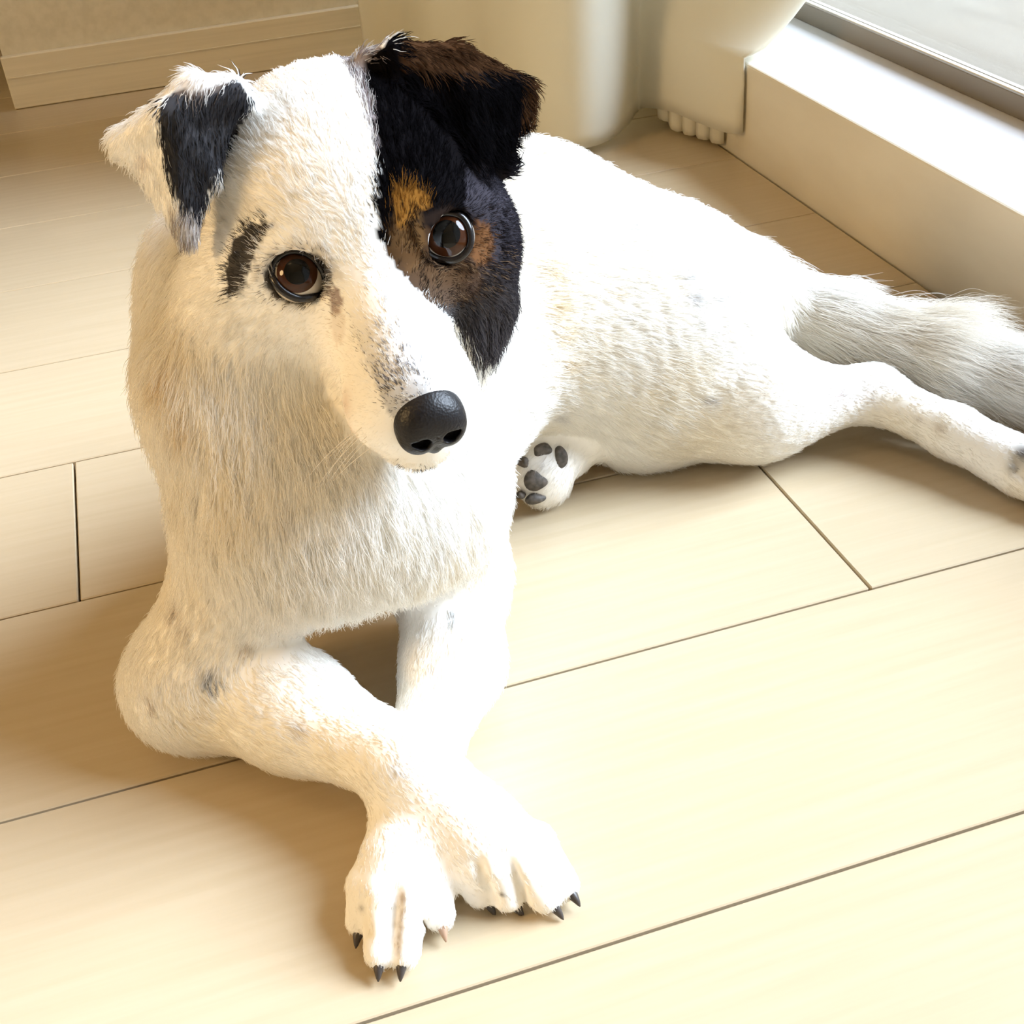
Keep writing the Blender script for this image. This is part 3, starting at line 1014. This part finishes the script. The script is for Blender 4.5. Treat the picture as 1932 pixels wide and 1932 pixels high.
M['fur'], _nt, _b = principled('dog_fur', (0.9, 0.9, 0.9), 0.65, 0.06)
_at = _nt.nodes.new('ShaderNodeAttribute')
_at.attribute_name = 'coat'
_nt.links.new(_at.outputs['Color'], _b.inputs['Base Color'])
_tr = _nt.nodes.new('ShaderNodeBsdfTranslucent')
_nt.links.new(_at.outputs['Color'], _tr.inputs['Color'])
_mx = _nt.nodes.new('ShaderNodeMixShader')
_mx.inputs['Fac'].default_value = 0.5
_d0 = _nt.nodes.new('ShaderNodeBsdfDiffuse')
_nt.links.new(_at.outputs['Color'], _d0.inputs['Color'])
_nt.nodes.remove(_b)
_nt.links.new(_d0.outputs['BSDF'], _mx.inputs[1])
_nt.links.new(_tr.outputs['BSDF'], _mx.inputs[2])
_an = _nt.nodes.new('ShaderNodeAttribute')
_an.attribute_name = 'skin_normal'
_df = _nt.nodes.new('ShaderNodeBsdfDiffuse')
_nt.links.new(_at.outputs['Color'], _df.inputs['Color'])
_nt.links.new(_an.outputs['Vector'], _df.inputs['Normal'])
_m2 = _nt.nodes.new('ShaderNodeMixShader')
_m2.inputs['Fac'].default_value = 0.15
_nt.links.new(_mx.outputs['Shader'], _m2.inputs[1])
_nt.links.new(_df.outputs['BSDF'], _m2.inputs[2])
_nt.links.new(_m2.outputs['Shader'], _nt.nodes['Material Output'].inputs['Surface'])

NOSE_C = HP(812, 795, 6.6)
PADS = [(FPC + FPG * 0.008, 0.022)]
fur = make_fur('fur', 330000, 3, dog)
# ------------------------------------------------------------------ nose, eyes, lids, claws, pads, whiskers
DB = np.array([0.15, 0.48, 0.0])


def part(name, V, F, mat, parent, smooth=True, **props):
    o = mesh_obj(name, np.asarray(V) - DB if parent is dog else np.asarray(V), F, mat, parent, smooth, **props)
    return o


M['nose'], _nt, _b = principled('wet_black_nose', (0.006, 0.005, 0.006), 0.42, 0.35)
_v = _nt.nodes.new('ShaderNodeTexVoronoi')
_v.inputs['Scale'].default_value = 900
_bp = _nt.nodes.new('ShaderNodeBump')
_bp.inputs['Strength'].default_value = 0.25
_bp.inputs['Distance'].default_value = 0.0006
_tc = _nt.nodes.new('ShaderNodeTexCoord')
_nt.links.new(_tc.outputs['Object'], _v.inputs['Vector'])
_nt.links.new(_v.outputs['Distance'], _bp.inputs['Height'])
_nt.links.new(_bp.outputs['Normal'], _b.inputs['Normal'])
M['rim'], _, _ = principled('black_eye_rim', (0.008, 0.006, 0.006), 0.25, 0.5)
M['sclera'], _, _ = principled('eye_white', (0.62, 0.56, 0.48), 0.12, 0.5)
M['iris'], _nt, _b = principled('brown_iris', (0.045, 0.014, 0.005), 0.06, 0.35)
M['pupil'], _, _ = principled('black_pupil', (0.002, 0.002, 0.002), 0.04, 0.35)
M['claw'], _, _ = principled('dark_claw', (0.045, 0.035, 0.030), 0.4)
M['claw_pale'], _, _ = principled('pale_claw', (0.42, 0.27, 0.18), 0.4)
M['pad'], _nt, _b = principled('grey_paw_pad', (0.075, 0.065, 0.055), 0.6)
noise_color(M['pad'], _nt, _b, (0.05, 0.043, 0.036), (0.12, 0.10, 0.085), 300, bump=0.3)
M['lid_pale'], _, _ = principled('pale_eyelid', (0.50, 0.40, 0.30), 0.6)
M['lid_dark'], _, _ = principled('dark_eyelid', (0.05, 0.042, 0.045), 0.45)

# nose leather: rounded, with comma nostrils and a groove
_sv = PRIMS
PRIMS = []
NC = toH(HP(812, 797, 7.0))


def nh(x, y, z):
    return H(NC[0] + x, NC[1] + y, NC[2] + z)


def nel(c, r, k):
    el(nh(*c), np.array(r) * 0.01, HM, k * 0.01)


nel((0, -0.35, 0.30), (1.46, 1.05, 1.25), 0.3)
nel((-0.62, 0.05, -0.15), (0.92, 0.82, 1.15), 0.35)
nel((0.62, 0.05, -0.15), (0.92, 0.82, 1.15), 0.35)
nel((0, 0.05, 0.30), (1.05, 0.80, 0.95), 0.4)
nel((0, -0.2, -1.05), (0.45, 0.6, 0.6), 0.3)
for s in (-1, 1):
    for q, rr in (((0.58, 0.72, -0.42), 0.30), ((0.86, 0.52, -0.32), 0.26), ((1.12, 0.26, -0.16), 0.20), ((0.60, 0.45, -0.48), 0.30)):
        sub(nh(s * q[0], q[1], q[2]), rr * 0.01, 0.0014)
for zz in np.linspace(-1.5, -0.25, 8):
    sub(nh(0, 0.86 - 0.12 * abs(zz + 0.4) ** 2, zz), 0.0007, 0.0006)
nvol, nlo = eval_volume(PRIMS, 0.00055)
NV, NQ, NN_ = surface_nets(nvol, nlo, 0.00055)
nose_me = np_mesh('nose', NV - DB, NQ)
nose_me.materials.append(M['nose'])
link(bpy.data.objects.new('nose', nose_me), dog, label='wet black nose')
PRIMS = _sv


def basis(g):
    g = N_(g)
    x = N_(np.cross(g, [0, 0, 1] if abs(g[2]) < 0.95 else [0, 1, 0]))
    return x, np.cross(x, g), g


def cap(center, g, r, ang, rings=10, seg=40, flat=0.0):
    x, y, g = basis(g)
    V = [center + g * (r - flat)]
    F = []
    for i in range(1, rings + 1):
        a = ang * i / rings
        for k in range(seg):
            t = 2 * math.pi * k / seg
            V.append(center + g * (r * math.cos(a) - flat) + (x * math.cos(t) + y * math.sin(t)) * r * math.sin(a))
    for k in range(seg):
        F.append((0, 1 + k, 1 + (k + 1) % seg))
    for i in range(rings - 1):
        for k in range(seg):
            a = 1 + i * seg + k
            b_ = 1 + i * seg + (k + 1) % seg
            F.append((a, a + seg, b_ + seg, b_))
    return np.array(V), F


def tube(path, radii, seg=10, closed=False, caps=True):
    path = np.asarray(path)
    n = len(path)
    V, F = [], []
    prev = None
    for i in range(n):
        t = N_(path[(i + 1) % n] - path[i - 1]) if closed else N_(path[min(i + 1, n - 1)] - path[max(i - 1, 0)])
        if prev is None:
            prev = N_(np.cross(t, [0.3, 0.2, 0.93]))
        u = N_(prev - t * np.dot(prev, t))
        prev = u
        w = np.cross(t, u)
        for k in range(seg):
            a = 2 * math.pi * k / seg
            V.append(path[i] + radii[i] * (u * math.cos(a) + w * math.sin(a)))
    m = n if closed else n - 1
    for i in range(m):
        for k in range(seg):
            a, b_ = i * seg + k, i * seg + (k + 1) % seg
            c, d = ((i + 1) % n) * seg + (k + 1) % seg, ((i + 1) % n) * seg + k
            F.append((a, b_, c, d))
    if not closed and caps:
        F.append(tuple(range(seg - 1, -1, -1)))
        F.append(tuple(range((n - 1) * seg, n * seg)))
    return np.array(V), F


def on_ball(px, py, c, r):
    d = N_(ray(px, py))
    o = CAM_LOC - c
    b_ = o @ d
    disc = b_ * b_ - (o @ o - r * r)
    if disc > 0:
        return CAM_LOC + d * (-b_ - math.sqrt(disc))
    q = o - d * b_ * 1.0
    q = CAM_LOC + d * (-b_) - c
    return c + N_(q) * r


EYES = [
    (EYE_L, [(512, 520), (516, 498), (530, 482), (550, 474), (574, 477), (594, 490), (608, 510), (618, 535), (632, 552), (612, 556), (590, 560), (566, 563), (545, 556), (527, 542)], (560, 512), 'lid_pale', 46),
    (EYE_R, [(803, 462), (804, 438), (813, 418), (828, 406), (846, 402), (866, 407), (880, 421), (887, 442), (886, 462), (877, 478), (861, 489), (842, 491), (822, 486), (808, 476)], (842, 441), 'lid_dark', 52),
]
for E_, outline, look, lidm, iang in EYES:
    V, F = cap(E_, CAM_LOC - E_, ER_, math.pi * 0.98, 24, 40)
    eye = part('eye', V, F, M['sclera'], dog)
    g = on_ball(*look, E_, ER_) - E_
    V, F = cap(E_, g, ER_ * 1.015, math.radians(iang), 10, 40)
    part('iris', V - DB, F, M['iris'], eye, label='brown iris')
    V, F = cap(E_, g, ER_ * 1.022, math.radians(iang * 0.58), 8, 32)
    part('pupil', V - DB, F, M['pupil'], eye, label='black pupil')
    pts = catmull(outline + [outline[0]], 5)[:-1]
    rim = np.array([on_ball(x, y, E_, ER_ * 1.05) for x, y in pts])
    V, F = tube(rim, [0.0018] * len(rim), 8, True)
    part('eyelid_rim', V - DB, F, M['rim'], eye, label='black eyelid rim')
    # lid skin: from the rim back into the face
    cx, cy = np.mean(pts, 0)
    gg = N_(CAM_LOC - E_)
    rings = [rim]
    for sc, back in ((1.05, 0.0008), (1.09, 0.0030), (1.12, 0.0070)):
        rings.append(np.array([W_p for W_p in (E_ + (p - E_) - gg * back + (p - E_ - gg * ((p - E_) @ gg)) * (sc - 1) for p in rim)]))
    nn = len(rim)
    V = np.concatenate(rings)
    F = [(i * nn + k, i * nn + (k + 1) % nn, (i + 1) * nn + (k + 1) % nn, (i + 1) * nn + k) for i in range(3) for k in range(nn)]
    part('eyelid', V, F, M[lidm], dog)


def claw(T_, K_, ln=0.0065, r=0.0026, mat='claw', drop=0.35):
    d = N_(T_ - K_)
    d = N_(np.array([d[0], d[1], min(0.05, d[2] * 0.4)]))
    p0 = T_ + d * 0.0060 + np.array([0, 0, 0.0005])
    path, rad = [], []
    for i in range(7):
        t = i / 6
        p = p0 + d * ln * t + np.array([0, 0, -1]) * ln * drop * t * t
        p[2] = max(p[2], 0.0014)
        path.append(p)
        rad.append(r * (1 - t) ** 0.7 + 0.0003)
    V, F = tube(path, rad, 8)
    part('claw', V, F, M[mat], dog)


for tl, kinds in ((TOE_R, ('claw', 'claw', 'claw', 'claw')), (TOE_L, ('claw', 'claw', 'claw', 'claw_pale')), (TOE_H, ('claw',) * 4)):
    for (K_, T_), kd in zip(tl, kinds):
        claw(T_, K_, mat=kd)

# pads of the tucked far hind paw, on the sole
for (px, py, rx, ry) in ((1012, 905, 0.0088, 0.0078), (1058, 862, 0.0046, 0.0080), (1024, 850, 0.0066, 0.0042), (988, 872, 0.0040, 0.0036), (1012, 942, 0.0075, 0.0040), (984, 935, 0.0034, 0.0030)):
    d = ray(px, py)
    pc = FPC + FPG * 0.0100
    c = CAM_LOC + d * (((pc - CAM_LOC) @ FPG) / (d @ FPG))
    rr = np.linalg.norm((c - pc))
    c = c - FPG * 10.0 * rr * rr
    V, F = cap(np.zeros(3), np.array([0, 0, 1.0]), 1.0, math.pi * 0.97, 12, 20)
    V = V * (1 + 0.16 * vnoise(V * 0.55 + px, 1.0, 41))[:, None]
    Vw = c + V[:, :1] * FPR[:, 0] * rx + V[:, 1:2] * FPR[:, 1] * ry + V[:, 2:3] * FPG * 0.0036
    part('paw_pad', Vw, F, M['pad'], dog)

# whiskers
wv = []
rw = np.random.default_rng(9)
for s in (-1, 1):
    for k in range(9):
        b0 = H(s * (1.5 + 0.9 * rw.random()) - 0.3, 4.6 + 1.4 * rw.random(), -4.2 - 1.2 * rw.random())
        d = HM @ N_([s * 1.0, 0.15 - 0.5 * rw.random(), -0.35 - 0.3 * rw.random()])
        ln = 0.018 + 0.022 * rw.random()
        wv.append(np.stack([b0 + d * ln * t + np.array([0, 0, -0.25]) * ln * t * t for t in np.linspace(0, 1, 5)]))
wc = bpy.data.hair_curves.new('whiskers')
wc.add_curves([5] * len(wv))
wc.attributes['position'].data.foreach_set('vector', (np.array(wv) - DB).astype(np.float32).ravel())
ra = wc.attributes.get('radius') or wc.attributes.new('radius', 'FLOAT', 'POINT')
ra.data.foreach_set('value', np.tile(np.array([0.00018, 0.00016, 0.00013, 0.0001, 0.00004], np.float32), len(wv)))
M['whisker'], _, _ = principled('pale_whisker', (0.75, 0.70, 0.62), 0.4)
wc.materials.append(M['whisker'])
link(bpy.data.objects.new('whiskers', wc), dog, kind='stuff')
